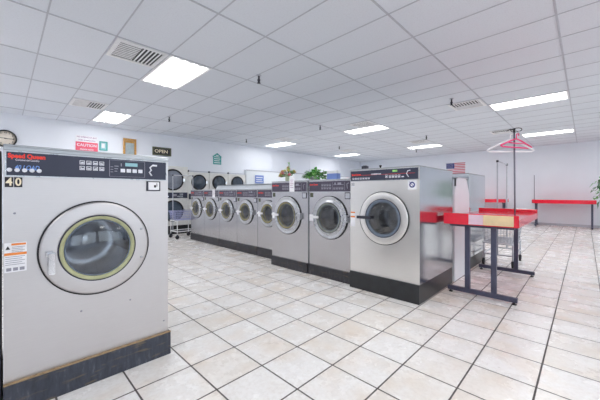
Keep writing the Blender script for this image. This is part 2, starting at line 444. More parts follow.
def washer(name, label, loc, rz, w, h, dep, base_h, con, ring, gasket, style, group=None):
    t = thing(name, label, 'washing machine', loc, rz, group)
    cx, cz, RO, RG, RI = ring
    st = M['steel_pale'] if style == 'front' else M['steel_clean'] if style == 'big' else M['steel']
    # cabinet with a round opening
    c = MB(); holed_front(c, w, base_h, h, cx, cz, RG)
    c.mi = 1
    c.quad((0, 0, base_h), (0, dep, base_h), (0, dep, h), (0, 0, h))
    c.quad((w, 0, base_h), (w, 0, h), (w, dep, h), (w, dep, base_h))
    c.quad((0, dep, base_h), (w, dep, base_h), (w, dep, h), (0, dep, h))
    c.quad((0, 0, h), (0, dep, h), (w, dep, h), (w, 0, h)); c.quad((0, 0, base_h), (w, 0, base_h), (w, dep, base_h), (0, dep, base_h))
    bmesh.ops.remove_doubles(c.b, verts=c.b.verts, dist=.0002)
    bevel(c.build('cabinet', [st, M['steel_side']], t), .006, 2, 60)
    o = .012
    bs = MB().box(-.0 if style != 'front' else -.0, w + (.014 if style == 'front' else 0), -.02, dep-.02, 0, base_h, .004)
    bs = bs.build('base', M['base'] if style == 'big' else M['base_worn'] if style == 'front' else M['base_scuffed'], t)
    if style == 'front':
        MB().box(0, w+.015, -.0215, .0, base_h-.005, base_h+.001).build('wood_edge', M['tan'], bs, label='bare tan edge along the top of the base')
    # front trim round the top
    cap = MB().box(.0, w, -.012, dep, h, h+.012, .004)
    if style == 'front': cap.box(0, w, -.014, 0, con[1]+.008, h, .003)
    cap.build('top_panel', M['cap'], t)
    # console
    k = MB().box(.012, w-.02 if style == 'front' else w-.012, -.012, .003, con[0], con[1], .003)
    cm = M['navy'] if style == 'front' else M['navy2'] if style != 'big' else M['navy']
    con_o = k.build('console', cm, t)
    fr = MB(); x0, x1 = .006, w-.014 if style == 'front' else w-.006
    for a in ((x0, x1, con[0]-.006, con[0]), (x0, x1, con[1], con[1]+.006)): fr.box(a[0], a[1], -.014, -.001, a[2], a[3])
    fr.box(x0, x0+.006, -.014, -.001, con[0], con[1]).box(x1-.006, x1, -.014, -.001, con[0], con[1])
    fr.build('console_frame', M['steel_door'], con_o)
    y = -.0128; H = con[1]-con[0]; zz = lambda f: con[0]+H*f
    if style == 'front':
        MB().text('Speed Queen', .0335, .018, zz(.83), y, 'LEFT', .0016, sx=.86).build('brand_lettering', M['ink_red'], con_o, label='red brand lettering')
        MB().text('Commercial Laundry', .0145, .048, zz(.665), y, 'LEFT', .0002, sx=.82).build('sub_lettering', M['ink_white'], con_o)
        MB().text('40 LOAD', .036, .044, zz(.34), y-.0012, 'LEFT', .0006, .25, sx=.72).build('marker_writing', M['ink_blue'], con_o, label='pale blue marker writing')
        for i in range(5):
            MB().lathe([(0, -.004), (.0105, -.004), (.0115, 0)], (.024+.031*i, y+.0008, zz(.23)), 16).build('button', M['ink_white'], con_o)
        b = MB(); icons(b, .335, .475, zz(.32), zz(.86), 4, 2, y); b.build('wash_icons', M['ink_white'], con_o)
        b = MB()
        for (a, c_, d, e) in ((.500, .722, .10, .115), (.500, .722, .935, .95), (.500, .503, .1, .95), (.719, .722, .1, .95)): b.rect(a, c_, zz(d), zz(e), y)
        for q in range(3): b.rect(.507+q*.0, .523, zz(.58-.13*q), zz(.61-.13*q), y)
        for q in range(3): b.rect(.53, .555-.004*q, zz(.62-.13*q), zz(.66-.13*q), y)
        b.rect(.568, .574, zz(.64), zz(.80), y)
        b.build('display_outline', M['ink_grey'], con_o)
        MB().box(.595, .672, y, y-.003, zz(.66), zz(.84)).build('display', M['ink_cyan'], con_o, label='pale cyan display')
        for i in range(4):
            MB().box(.566+.037*i, .594+.037*i, y, y-.004, zz(.33), zz(.52), .002).build('button', M['ink_white'], con_o)
        b = MB(); b.tube([(.80, y, zz(.78)), (.775, y, zz(.80)), (.757, y, zz(.66)), (.765, y, zz(.52)), (.752, y, zz(.40)), (.768, y, zz(.22))], .0055, 6)
        b.box(.775, .805, y, y-.002, zz(.74), zz(.84)); b.build('coin_symbol', M['ink_white'], con_o)
        # number squares, coin reader, warning label
        for q, dgt in enumerate('40'):
            s = MB().plate(.006+q*.037, .040+q*.037, 1.268, 1.324, -.0005); pl = s.build('number_square', M['ink_dark'], t)
            MB().text(dgt, .062, .0232+q*.037, 1.296, -.003, 'CENTER', .0016, sx=.85).build('digit', M['cream'], pl)
        s = MB().box(.735, .832, .0, -.008, 1.250, 1.322, .003).build('card_reader', M['dark'], t)
        MB().plate(.747, .822, 1.258, 1.315, -.0082).build('card_face', M['paper'], s)
        MB().rect(.785, .800, 1.276, 1.294, -.0108).rect(.803, .808, 1.284, 1.308, -.0108).build('card_mark', M['ink_dark'], s)
        s = MB().plate(.004, .095, .79, .955, -.0005, .001).build('warning_label', M['paper'], t)
        MB().rect(.032, .092, .940, .951, -.0022).build('orange_band', M['orange'], s); MB().rect(.004, .095, .885, .899, -.0022).build('orange_band', M['orange'], s)
        b = MB()
        for q in range(4): b.rect(.034, .088-.01*(q % 2), .929-.009*q, .932-.009*q, -.0022)
        for q in range(5): b.rect(.008, .088-.012*(q % 2), .875-.011*q, .878-.011*q, -.0022)
        for q in range(3): b.rect(.012+.027*q, .032+.027*q, .797, .815, -.0022)
        b.build('small_print', M['ink_grey'], s)
        MB().quad((.008, -.0022, .918), (.028, -.0022, .918), (.018, -.0022, .938), (.0179, -.0022, .938)).build('hazard_mark', M['ink_dark'], s)
        for (sx, sz) in ((.045, .30), (.35, .62), (.63, .62), (.86, .40), (.045, 1.12)):
            MB().lathe([(0, -.004), (.005, -.003), (.006, 0)], (sx, 0, sz-.14 if sz < .7 else sz), 10).build('screw', M['ink_grey'], t)
    else:
        L = w
        MB().text('Speed Queen', H*.22, .03, zz(.70 if style == 'mid' else .62), y, 'LEFT', .0012, sx=.9).build('brand_lettering', M['ink_red'], con_o, label='red brand lettering')
        b = MB()
        if style == 'big':
            b.text('COMMERCIAL', .022, L*.42, zz(.60), y, 'CENTER', .0006)
            b.build('title_lettering', M['ink_white'], con_o); b = MB(); icons(b, .035, .30, zz(.10), zz(.34), 7, 1, y); b.build('wash_icons', M['ink_white'], con_o); b = MB()
            icons(b, .55, .70, zz(.12), zz(.50), 4, 1, y); icons(b, .505, .54, zz(.12), zz(.55), 1, 1, y); b.build('buttons_print', M['ink_white'], con_o); b = MB()
            b.tube([(L-.10, y, zz(.80)), (L-.13, y, zz(.76)), (L-.145, y, zz(.5)), (L-.12, y, zz(.2))], .005, 6); b.rect(.71, .74, zz(.2), zz(.3), y)
            b.build('panel_print', M['ink_white'], con_o)
            MB().rect(.03, L-.05, zz(.53), zz(.555), y+.0003).build('red_line', M['ink_red'], con_o, label='thin red stripe along the console')
            MB().box(.60, .66, y, y-.003, zz(.72), zz(.9)).build('display', M['leaf_light'], con_o, label='small green display')
        else:
            icons(b, L*.32, L*.56, zz(.18), zz(.78), 4, 2, y); b.build('wash_icons', M['ink_grey'], con_o); b = MB()
            icons(b, L*.60, L*.83, zz(.14), zz(.46), 4, 1, y); b.rect(L*.6, L*.83, zz(.62), zz(.66), y); b.rect(L*.585, L*.59, zz(.1), zz(.9), y); b.rect(L*.85, L*.855, zz(.1), zz(.9), y)
            b.rect(L*.63, L*.66, zz(.66), zz(.84), y); b.rect(L*.70, L*.78, zz(.66), zz(.84), y)
            b.tube([(L*.94, y, zz(.78)), (L*.90, y, zz(.7)), (L*.91, y, zz(.25))], .006, 6)
            b.build('panel_print', M['ink_grey'], con_o)
        zt = con[0]
        if style == 'big':
            s = MB().plate(L-.135, L-.035, zt-.118, zt-.012, -.0005).build('notice_label', M['paper'], t)
            b = MB(); b.lathe([(.018, 0), (.034, 0)], (L-.085, -.0027, zt-.064), 24); b.tube([(L-.115, -.003, zt-.03), (L-.06, -.003, zt-.09)], .004, 5); b.build('notice_print', M['flag_blue'], s)
            s = MB().plate(.018, .064, zt-.075, zt-.02, -.0005).build('number_square', M['paper'], t)
            MB().text('11', .055, .041, zt-.047, -.0028, 'CENTER', .002).build('digit', M['ink_dark'], s)
            s = MB().plate(.006, .072, .80, 1.0, -.0005).build('warning_label', M['paper'], t)
            MB().rect(.006, .072, .972, .99, -.0027).build('orange_band', M['orange'], s); MB().rect(.006, .072, .915, .935, -.0027).build('orange_band', M['orange'], s)
            MB().tube([(w*.46, .03, h+.012), (w*.46, .03, h+.03)], .01, 8).lathe([(0, .05), (.016, .045), (.016, .03), (0, .028)], (w*.46, .03, h), 10, 'Z').build('lock_knob', M['black'], t)
        else:
            s = MB().box(L-.115, L-.025, 0, -.008, zt-.105, zt-.015, .002).build('card_reader', M['dark'], t)
            MB().plate(L-.105, L-.035, zt-.095, zt-.025, -.0082).build('card_face', M['tee'], s)
            MB().plate(.025, .085, zt-.085, zt-.02, -.0005).build('number_square', M['olive'], t)
            MB().plate(.012, .10, cz-.07, cz+.03, -.0005).build('white_sticker', M['paper'], t)
    # door
    d = MB()
    if style in ('front', 'big'):
        d.lathe([(RO, 0), (RO, -.018), (RO-.006, -.024), (RO-.012, -.0255), (RG+.014, -.0275), (RG+.004, -.027), (RG, -.024), (RG, .0)], (cx, 0, cz), 72)
    else:
        d.lathe([(RO, 0), (RO, -.02), (RO-.008, -.030), (RO-.02, -.031), (RO-.028, -.024), (RG+.028, -.026), (RG+.02, -.036), (RG+.006, -.040), (RG, -.036), (RG, .0)], (cx, 0, cz), 72)
    g0 = -.024 if style in ('front', 'big') else -.036
    door = d.build('door', M['steel_pale'] if style == 'front' else M['steel_clean'] if style == 'big' else M['steel_door'], t)
    MB().lathe([(RO+.008, 0), (RO+.008, -.014), (RO-.002, -.016)], (cx, -.0005, cz), 72).build('door_seal', M['black'], door)
    gm = gasket
    MB().lathe([(RG, g0), (RG-.003, g0-.006), (RI+.012, g0-.004), (RI, g0+.004), (RI, .03)], (cx, 0, cz), 64).build('gasket', gm, door)
    MB().lathe([(RG+.005, g0-.002), (RG+.004, g0-.0075), (RG-.002, g0-.0075), (RG-.004, g0-.004)], (cx, 0, cz), 64).build('rim_line', M['dark'], door)
    MB().lathe([(RI-.008, g0+.012), (RI-.009, g0+.004), (RI-.003, g0+.003), (RI+.001, g0+.01)], (cx, 0, cz), 64).build('inner_rim', M['gasket_grey'], door)
    MB().lathe([(RI, g0+.010), (RI*.8, g0-.004), (RI*.5, g0-.014), (RI*.25, g0-.018), (0, g0-.019)], (cx, 0, cz), 64).build('glass', M['glass'], door)
    if style == 'front':
        hd = MB().box(cx-RO+.036, cx-RO+.072, -.062, -.046, cz-.125, cz+.005, .006).box(cx-RO+.026, cx-RO+.064, -.052, -.022, cz-.02, cz+.014, .006)
        hd.build('handle', M['chrome'], door, label='flat steel door handle hanging down')
        for a in (22, -22):
            MB().lathe([(0, -.006), (.008, -.004), (.008, 0)], (cx+.27*math.cos(R(a)), -.025, cz+.27*math.sin(R(a))), 10).build('bolt', M['steel_door'], door)
    else:
        hm = M['dark'] if style == 'big' else M['white']
        x0 = cx-RO+.01; hd = MB().box(x0-.03, x0+ (.17 if style == 'big' else .13), -.072, -.05, cz-.018, cz+.018, .006)
        hd.tube([(x0+.03, -.018, cz), (x0+.03, -.06, cz)], .014, 10)
        hd.build('handle', hm, door, label='dark bar handle' if style == 'big' else 'white bar handle')
        MB().box(cx+RO-.03, cx+RO+.025, -.05, 0, cz-.05, cz+.05, .006).build('hinge', M['steel_door'], door) if style != 'big' else None
    # drum behind the glass
    D = .46; rd = RG - .002
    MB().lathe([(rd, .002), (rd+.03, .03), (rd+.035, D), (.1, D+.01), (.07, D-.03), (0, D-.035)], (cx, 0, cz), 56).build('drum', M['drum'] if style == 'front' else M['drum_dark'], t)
    ag = MB()
    for q in range(3):
        a = R(90+120*q+20)
        p0 = Vector((cx+(rd+.01)*math.cos(a), .06, cz+(rd+.01)*math.sin(a))); p1 = p0 + Vector((0, D-.1, 0))
        ag.tube([p0, p1], .03, 8)
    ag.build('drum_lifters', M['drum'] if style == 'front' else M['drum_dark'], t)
    return t

W40 = washer('front_load_washer', 'large pale steel washer numbered 40 at the left front, on a scuffed dark base', (0, 2.30, 0), 0,
    .89, 1.495, 1.0, .172, (1.334, 1.466), (.443, .878, .297, .209, .184), M['gasket'], 'front')
W1 = washer('front_load_washer', 'big steel washer at the right end of the long row, beside the red table', (3.22, 2.22, 0), -PI/2,
    .915, 1.53, 1.12, .215, (1.392, 1.518), (.475, .93, .316, .23, .20), M['gasket_grey'], 'big')
W2 = washer('front_load_washer', 'medium steel washer with grey door lining, beside the big washer under the leafy plant', (3.29, 3.03, 0), -PI/2,
    .79, 1.42, 1.05, .155, (1.257, 1.405), (.405, .88, .305, .215, .19), M['gasket_mid'], 'mid', 'medium washers of the long row')
W3 = washer('front_load_washer', 'medium steel washer with yellowish door lining and a paper note, under the vase of flowers', (3.27, 3.885, 0), -PI/2,
    .85, 1.42, 1.05, .155, (1.257, 1.405), (.395, .872, .305, .215, .19), M['gasket_tan'], 'mid', 'medium washers of the long row')
sw = .728
WS = washer('front_load_washer', 'small steel washer of the long row standing right against the first medium washer', (3.52, 4.615, 0), -PI/2,
    sw-.006, 1.305, .85, .172, (1.148, 1.293), (.335, .845, .248, .178, .148), M['gasket_tan'], 'small', 'small washers of the long row')
for i, lab in enumerate(['small washer second from the medium washers, counted away from the camera',
        'middle one of the five small washers in the long row',
        'second small washer from the far left end, with a white paper note on its console',
        'farthest left small washer at the end of the long row, beside the laundry cart']):
    dup(WS, (3.52, 4.615+(i+1)*sw+.003, 0), -PI/2, lab)
WS.children  # keep order
bpy.data.objects['front_load_washer.004']['label'] = WS['label']
WB = washer('front_load_washer', 'steel washer back to back with the big washer, grey side seen past the white cover', (6.27, 1.33, 0), PI/2,
    .9, 1.545, 1.05, .19, (1.40, 1.53), (.46, .935, .31, .235, .195), M['gasket_grey'], 'big')

tag(MB().box(-.16, -.006, 2.33, 3.2, 0, 1.47, .004).build('gap_shade', M['black']), 'black panel added as shade in the gap left of the washer numbered 40', 'panel')  # black box added to paint the deep shade between machines

# white service cover between the two back-to-back rows
cv = thing('service_cover', 'white sheet cover with cut upper corners between the big washer and the one behind', 'cover')
b = MB()
prof = [(4.40, 0), (5.12, 0), (5.12, 1.22), (4.98, 1.43), (4.92, 1.45), (4.56, 1.45), (4.50, 1.43), (4.40, 1.22)]
def prism(mb, prof, y0, y1):
    A = [mb.b.verts.new((x, y0, z)) for x, z in prof]; B = [mb.b.verts.new((x, y1, z)) for x, z in prof]
    mb._f(A); mb._f(B[::-1])
    for i in range(len(prof)): j = (i+1) % len(prof); mb._f([A[j], A[i], B[i], B[j]])
prism(b, prof, 1.30, 7.9)
b.build('cover_body', M['wall2'], cv)
MB().box(4.39, 4.42, 1.285, 1.299, 1.33, 1.44).build('corner_bracket', M['black'], cv)
MB().box(4.50, 5.0, 1.29, 7.88, 1.451, 1.463).build('cap_strip', M['tee'], cv)

# ------------------------------------------------------------------ things on the washers
note = tag(MB().box(0, .115, 0, -.001, 0, .24).build('paper_note', M['paper'], loc=(3.2545, 3.43, 1.255), rz=-PI/2), 'white paper note on the console of the washer under the flowers', 'note', 'paper notes on washer consoles')
b = MB(); [b.rect(.02, .095-.02*(i % 2), .185-.03*i, .192-.03*i, -.0018) for i in range(5)]; b.build('note_writing', M['purple'], note)
note2 = tag(MB().box(0, .12, 0, -.001, 0, .19).build('paper_note', M['paper'], loc=(3.503, 6.37, 1.13), rz=-PI/2), 'white paper note on the console of a small far washer', 'note', 'paper notes on washer consoles')
b = MB(); [b.rect(.02, .10-.02*(i % 2), .15-.03*i, .156-.03*i, -.0018) for i in range(4)]; b.build('note_writing', M['purple'], note2)

def add_leaf(mb, p, d, L, W, up=Vector((0, 0, 1)), droop=.25):
    d = d.normalized(); s_ = d.cross(up)
    s_ = s_.normalized() if s_.length > 1e-4 else Vector((1, 0, 0))
    n = s_.cross(d).normalized()
    mid = p + d*L*.5 + n*L*.06; tip = p + d*L - Vector((0, 0, 1))*L*droop
    q = p + d*L*.25; q2 = p + d*L*.72 - Vector((0, 0, 1))*L*droop*.4
    vs = [mb.b.verts.new(v) for v in (p, q + s_*W*.42 + n*W*.12, mid + s_*W*.5 + n*W*.1, q2 + s_*W*.3, tip, q2 - s_*W*.3, mid - s_*W*.5 + n*W*.1, q - s_*W*.42 + n*W*.12)]
    c = mb.b.verts.new(mid - n*W*.05)
    for i in range(8):
        f = mb._f([vs[i], vs[(i+1) % 8], c])
        if f: f.smooth = True

def rdir(zmin=-.2, zmax=1):
    a = random.uniform(0, 2*PI); z = random.uniform(zmin, zmax); r = math.sqrt(max(0, 1-z*z)); return Vector((r*math.cos(a), r*math.sin(a), z))

pl = thing('potted_plant', 'bushy green plant trailing over the top of the washer beside the big washer', 'plant', (3.62, 3.2, 1.432))
MB().lathe([(0, 0), (.07, 0), (.082, .055), (.088, .055), (.088, .065), (.078, .065), (.074, .058), (0, .058)], (0, 0, 0), 24, 'Z').build('pot', M['pot_white'], pl)
fl = MB(); stm = MB()
for i in range(190):
    d = rdir(-.1, 1); rr = random.uniform(.5, 1)
    p = Vector((d.x*.13*rr, d.y*.22*rr, .035+d.z*.125*rr)) + Vector((0, 0, .02))
    fl.mi = random.choice((0, 0, 1))
    add_leaf(fl, p, Vector((d.x, d.y*1.2, d.z*.5+random.uniform(-.3, .2))), random.uniform(.06, .10), random.uniform(.04, .065))
for i in range(16):
    fl.mi = random.choice((0, 1)); k = i/15
    add_leaf(fl, Vector((-.02+random.uniform(-.03, .03), -.2-.16*k, .14-.03*k+random.uniform(-.03, .03))), rdir(-.2, .5), .07, .05)
for i in range(10):
    a = 2*PI*i/10; stm.tube([(0, 0, .09), (.05*math.cos(a), .09*math.sin(a), .14), (.1*math.cos(a), .2*math.sin(a), .12)], .004, 5)
stm.tube([(0, -.05, .1), (-.01, -.2, .15), (-.02, -.36, .12)], .004, 5)
fl.build('foliage', [M['leaf'], M['leaf_light']], pl, recalc=False); stm.build('stems', M['stem'], pl)

fv = thing('flower_vase', 'small vase of pink and orange flowers on top of a medium washer', 'flowers', (3.55, 3.78, 1.432))
MB().lathe([(0, 0), (.04, 0), (.052, .05), (.042, .10), (.05, .13), (.045, .13), (.037, .10), (0, .09)], (0, 0, 0), 20, 'Z').build('vase', M['vase'], fv)
stm = MB(); lf = MB()
for i in range(26):
    d = rdir(.05, 1); tip = Vector((d.x*.11, d.y*.16, .08+d.z*.15))
    stm.tube([(0, 0, .08), tip*.6 + Vector((0, 0, .05)), tip], .003, 5)
    for q in range(3): 
        lf.mi = random.choice((0, 1)); add_leaf(lf, tip*random.uniform(.6, 1.0)+Vector((0, 0, .02)), rdir(-.1, .8), .07, .028)
    if i < 15:
        m = [M['petal_pink'], M['petal_orange'], M['petal_yellow'], M['petal_orange'], M['petal_yellow']][i % 5]
        fb = MB(); rr = random.uniform(.034, .05)
        for ring, (zr, rad, n) in enumerate(((.2, 1.0, 7), (.7, .7, 5), (1.0, .35, 4))):
            for k in range(n):
                a = 2*PI*k/n + ring
                add_leaf(fb, tip, Vector((math.cos(a)*rad, math.sin(a)*rad, zr)), rr*1.2, rr*.9, droop=.1)
        fb.build('blossom', m, fv, recalc=False)
stm.tube([(0, 0, .1), (0, -.02, .28), (.01, -.03, .34)], .003, 5); lf.mi = 0
for k in range(8): add_leaf(lf, Vector((.005, -.025, .25+.012*k)), rdir(.2, 1), .05, .02)
stm.build('stems', M['stem'], fv); lf.build('leaves', [M['leaf_light'], M['leaf_light']], fv, recalc=False)

bx = thing('small_box', 'small blue and white box on top of the washer, right of the leafy plant', 'box', (3.50, 2.85, 1.432), -PI/2)
MB().box(0, .20, 0, .08, 0, .10, .003).build('carton', M['sign_blue'], bx)
MB().box(.002, .198, .002, .078, .10, .145, .003).build('lid', M['white'], bx)
tag(MB().box(-.035, .035, -.035, .035, 0, .05, .006).box(-.02, .02, -.02, .02, .05, .055).build('control_box', M['dark'], loc=(3.36, 2.085, 1.542)), 'little dark box on top of the big washer, at its left end', 'box')

# ------------------------------------------------------------------ stacked dryers
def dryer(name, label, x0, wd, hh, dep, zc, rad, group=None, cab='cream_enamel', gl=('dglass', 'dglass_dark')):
    t = thing(name, label, 'dryer', (x0, 8.8, 0), 0, group)
    bevel(MB().box(0, wd, 0, dep, .1, hh).build('cabinet', M[cab], t), .008)
    MB().box(.02, wd-.02, .03, dep, 0, .1).build('toe_kick', M['black'], t)
    for z, gm in zip(zc, gl):
        d = MB(); c = (wd/2+.0, 0, z)
        d.lathe([(rad+.02, 0), (rad+.02, -.03), (rad+.005, -.045), (rad-.02, -.04), (rad-.025, -.02)], c, 48)
        door = d.build('door', M['black'], t)
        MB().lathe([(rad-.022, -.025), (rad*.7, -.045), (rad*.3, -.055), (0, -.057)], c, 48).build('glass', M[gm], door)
        MB().box(c[0]+rad-.02, c[0]+rad+.03, -.075, -.04, z-.05, z+.05, .006).build('handle', M['chrome'], door)
    zm = (zc[0]+zc[1])/2
    cp = MB().box(.02, wd-.02, -.012, 0, zm-.085, zm+.085, .003).build('control_panel', M['navy'], t)
    for q in range(2):
        MB().box(.08+q*.4*wd, .2+q*.4*wd, -.016, -.0122, zm-.03, zm+.04).build('display', M['ink_grey'], cp)
        for k in range(3):
            MB().lathe([(0, -.026), (.014, -.024), (.015, -.0122)], (.26*wd+.04*k+q*.4*wd, 0, zm-.03), 12).build('button', M['ink_white'], cp)
    for q in range(2):
        MB().box(wd*.7, wd*.7+.11, -.03, -.0122, zm-.06+.065*q, zm-.01+.065*q, .004).build('coin_slot', M['chrome'], cp)
    MB().box(.0, wd, -.008, 0, .1, .26).build('lint_drawer', M['black'], t)
    return t
dryer('stacked_dryer', 'larger white stacked dryer seen just right of the washer numbered 40', 3.09, .92, 2.04, .6, (1.63, .70), .30)
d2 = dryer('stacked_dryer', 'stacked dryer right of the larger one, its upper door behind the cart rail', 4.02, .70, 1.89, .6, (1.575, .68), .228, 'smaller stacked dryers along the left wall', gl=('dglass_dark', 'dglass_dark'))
dup(d2, (4.735, 8.8, 0), 0, 'middle of the three smaller stacked dryers along the left wall')
dup(d2, (5.45, 8.8, 0), 0, 'last stacked dryer on the right, beside the white partition with the blue sign')
rl = thing('pipe_rail', 'thin grey pipe rail with dark knobs on top of the smaller dryers', 'rail', (0, 8.84, 1.89))
MB().tube([(4.02, 0, .03), (6.16, 0, .03)], .010, 8).build('pipe', M['tee'], rl)
for x in (4.03, 4.735, 5.45):
    MB().tube([(x, 0, 0), (x, 0, .03)], .012, 8).lathe([(0, -.045), (.03, -.035), (.03, .0), (0, .01)], (x, -.0, .03), 12, 'Y').build('knob', M['dark'], rl)

# ------------------------------------------------------------------ laundry carts
def cart(label, loc, rz, L, W, basket_mat, frame_mat, hpole, zb=(.40, .80), mesh_w=.0035, solid=False):
    t = thing('laundry_cart', label, 'laundry cart', loc, rz)
    f = MB(); r = .012
    a, b = L/2, W/2
    def rr(z, a, b, c=.06):
        pts = []
        for (cx, cy, s0) in ((a-c, b-c, 0), (-a+c, b-c, 90), (-a+c, -b+c, 180), (a-c, -b+c, 270)):
            for k in range(5): an = R(s0+k*22.5); pts.append((cx+c*math.cos(an), cy+c*math.sin(an), z))
        return pts
    f.tube(rr(zb[0]-.012, a, b), r, 8, True); f.tube(rr(.20, a*.96, b*.96), r, 8, True)
    for sx in (-1, 1):
        for sy in (-1, 1): f.tube([(sx*(a-.03), sy*(b-.015), zb[0]), (sx*(a-.03), sy*(b-.015), .12)], r, 8)
        f.tube([(sx*a*.6, -b, zb[0]-.012), (sx*a*.6, b, zb[0]-.012)], r*.8, 6)
    f.build('frame', frame_mat, t)
    k = MB()
    if solid:
        A = rr(zb[0]+.01, a*.9, b*.9); B = rr(zb[1], a+.02, b+.02)
        va = [k.b.verts.new(p) for p in A]; vb = [k.b.verts.new(p) for p in B]; vc = [k.b.verts.new((p[0]*.96, p[1]*.96, p[2])) for p in B]; vd = [k.b.verts.new((p[0]*.94, p[1]*.94, p[2]+.01)) for p in A]
        n = len(va)
        for i in range(n):
            j = (i+1) % n
            k._f([va[i], va[j], vb[j], vb[i]]); k._f([vb[i], vb[j], vc[j], vc[i]]); k._f([vc[i], vc[j], vd[j], vd[i]])
        k._f(va[::-1]); k._f(vd); k.tube(rr(zb[1], a+.025, b+.025), .014, 8, True)
    else:
        k.tube(rr(zb[1], a+.03, b+.03), .007, 6, True); k.tube(rr(zb[0]+.008, a-.02, b-.02), .006, 6, True)
        for q in range(1, 5):
            u = q/5; k.tube(rr(zb[0]+(zb[1]-zb[0])*u, a-.02+.05*u, b-.02+.05*u), mesh_w, 5, True)
        nx, ny = 15, 9
        for i in range(nx):
            x = -a+.03+(2*a-.06)*i/(nx-1)
            for sy in (-1, 1): k.tube([(x*.95, sy*(b-.02), zb[0]+.008), (x, sy*(b+.03), zb[1])], mesh_w, 5)
            k.tube([(x*.95, -b+.02, zb[0]+.008), (x*.95, b-.02, zb[0]+.008)], mesh_w, 5)
        for i in range(ny):
            y = -b+.03+(2*b-.06)*i/(ny-1)
            for sx in (-1, 1): k.tube([(sx*(a-.02), y*.95, zb[0]+.008), (sx*(a+.03), y, zb[1])], mesh_w, 5)
    k.build('basket', basket_mat, t)
    p = MB()
    ph = a-.005
    for sx in (-1, 1): p.tube([(sx*(a+.0), 0, .2), (sx*(a+.0), 0, hpole)], .011, 8)
    p.tube([(-a, 0, hpole), (a, 0, hpole)], .010, 8)
    p.build('hanging_rack', frame_mat if solid else M['tee'], t)
    if not solid:
        for sx in (-1, 1): MB().tube([(sx*a, 0, hpole-.02), (sx*a, 0, hpole+.015)], .018, 8).build('rack_joint', M['dark'], t)
    for sx in (-1, 1):
        for sy in (-1, 1):
            x, y = sx*(a-.03), sy*(b-.015)
            c = MB().tube([(x, y, .12), (x, y, .105)], .014, 8).box(x-.018, x+.018, y-.020, y-.015, .045, .108).box(x-.018, x+.018, y+.015, y+.020, .045, .108).box(x-.018, x+.018, y-.02, y+.02, .103, .108).build('caster', M['dark'], t)
            MB().lathe([(0, -.013), (.05, -.013), (.052, -.008), (.052, .008), (.05, .013), (0, .013)], (x, y, .052), 20).build('wheel', M['black'], c)
    return t
cart('wheeled wire laundry cart with a tall hanging rack, standing behind the front red table', (6.20, 1.05, 0), 0, .82, .44, M['cart_wire'], M['cart_wire'], 1.77)
cart('white laundry cart with lavender basket and hanging rail, near the larger stacked dryer', (3.50, 7.98, 0), 0, .56, .46, M['lavender'], M['white'], 1.72, (.50, .74), solid=False)

# ------------------------------------------------------------------ folding tables
def table(label, loc, rz, L, W, group=None, rim=False):
    t = thing('folding_table', label, 'table', loc, rz, group)     # length along local X, origin at the middle
    a, b = L/2, W/2; z0, zs, z1, th = .856, .942, .99, .028
    tp = MB().box(-a+.001, a-.001, -b, b, z0, zs, .006)
    tp.box(-a, -a+th, -b, b, z0, z1, .008).box(a-th, a, -b, b, z0, z1, .008)
    if rim: tp.box(-a+th*.5, a-th*.5, b-th, b-.001, zs-.02, z1-.001, .006)
    top = tp.build('tabletop', M['red'], t)
    for sx in (-1, 1):
        x = sx*(a-.10)
        ft = MB().box(x-.025, x+.025, -.355, .355, .028, .078, .003).build('foot', M['leg'], t)
        for sy in (-1, 1):
            MB().lathe([(0, 0), (.022, 0), (.022, .012), (.008, .014), (.008, .028), (0, .028)], (x, sy*.325, 0), 14, 'Z').build('glide', M['black'], ft)
            MB().box(x-.026, x+.026, sy*.135-.026, sy*.135+.026, .078, z0, .003).build('leg', M['leg'], t)
        MB().box(x-.02, x+.02, -b+.05, b-.05, z0-.03, z0-.001).build('top_bracket', M['leg'], t)
    return t, top
FT, top = table('red folding table in front, beside the big washer, with a clothes pole on it', (4.70, .885, 0), 0, 1.70, .76)
MB().box(-.854, -.850, -.335, -.05, .866, .982, .001).build('edge_strip', M['strip'], top, label='cream strip along the end of the red table')  # thin cream strip over part of the end rim
MB().box(-.853, -.850, -.048, .10, .866, .982, .001).build('glare_patch', M['lilac'], top, label='pale painted glare on the red edge')  # pale patch paints the glossy rim's glare onto the red
cp = MB().tube([(-.70, -.325, .942), (-.705, -.318, 1.93)], .0085, 10).lathe([(0, .942), (.03, .942), (.03, .949), (.014, .957), (0, .957)], (-.70, -.325, 0), 16, 'Z').build('clothes_pole', M['pole'], FT)
hk = MB().tube([(-.705, -.318, 1.91), (-.705, -.318, 1.95)], .012, 10)
hk.tube([(-.705 + .0, -.318 + .05*math.sin(q*.5) - .02, 1.935+.022*math.cos(q*.5)) for q in range(-5, 8)], .004, 6)
hk.tube([(-.705, -.318, 1.94), (-.69, -.28, 1.955), (-.69, -.245, 1.94)], .0045, 6)
hk.build('pole_hook', M['black'], cp)

wt, _ = table('red folding table against the far wall on the right, standing alone with a thin pole', (14.2, .58, 0), PI/2, 1.7, .72, 'red folding tables along the far right wall', True)
MB().tube([(.81, 0, .942), (.81, 0, 1.92)], .011, 8).build('clothes_pole', M['pole'], wt)
table('red folding table by the far right wall, half hidden behind a washer and cart rack', (14.2, 3.0, 0), PI/2, 1.5, .72, 'red folding tables along the far right wall', True)

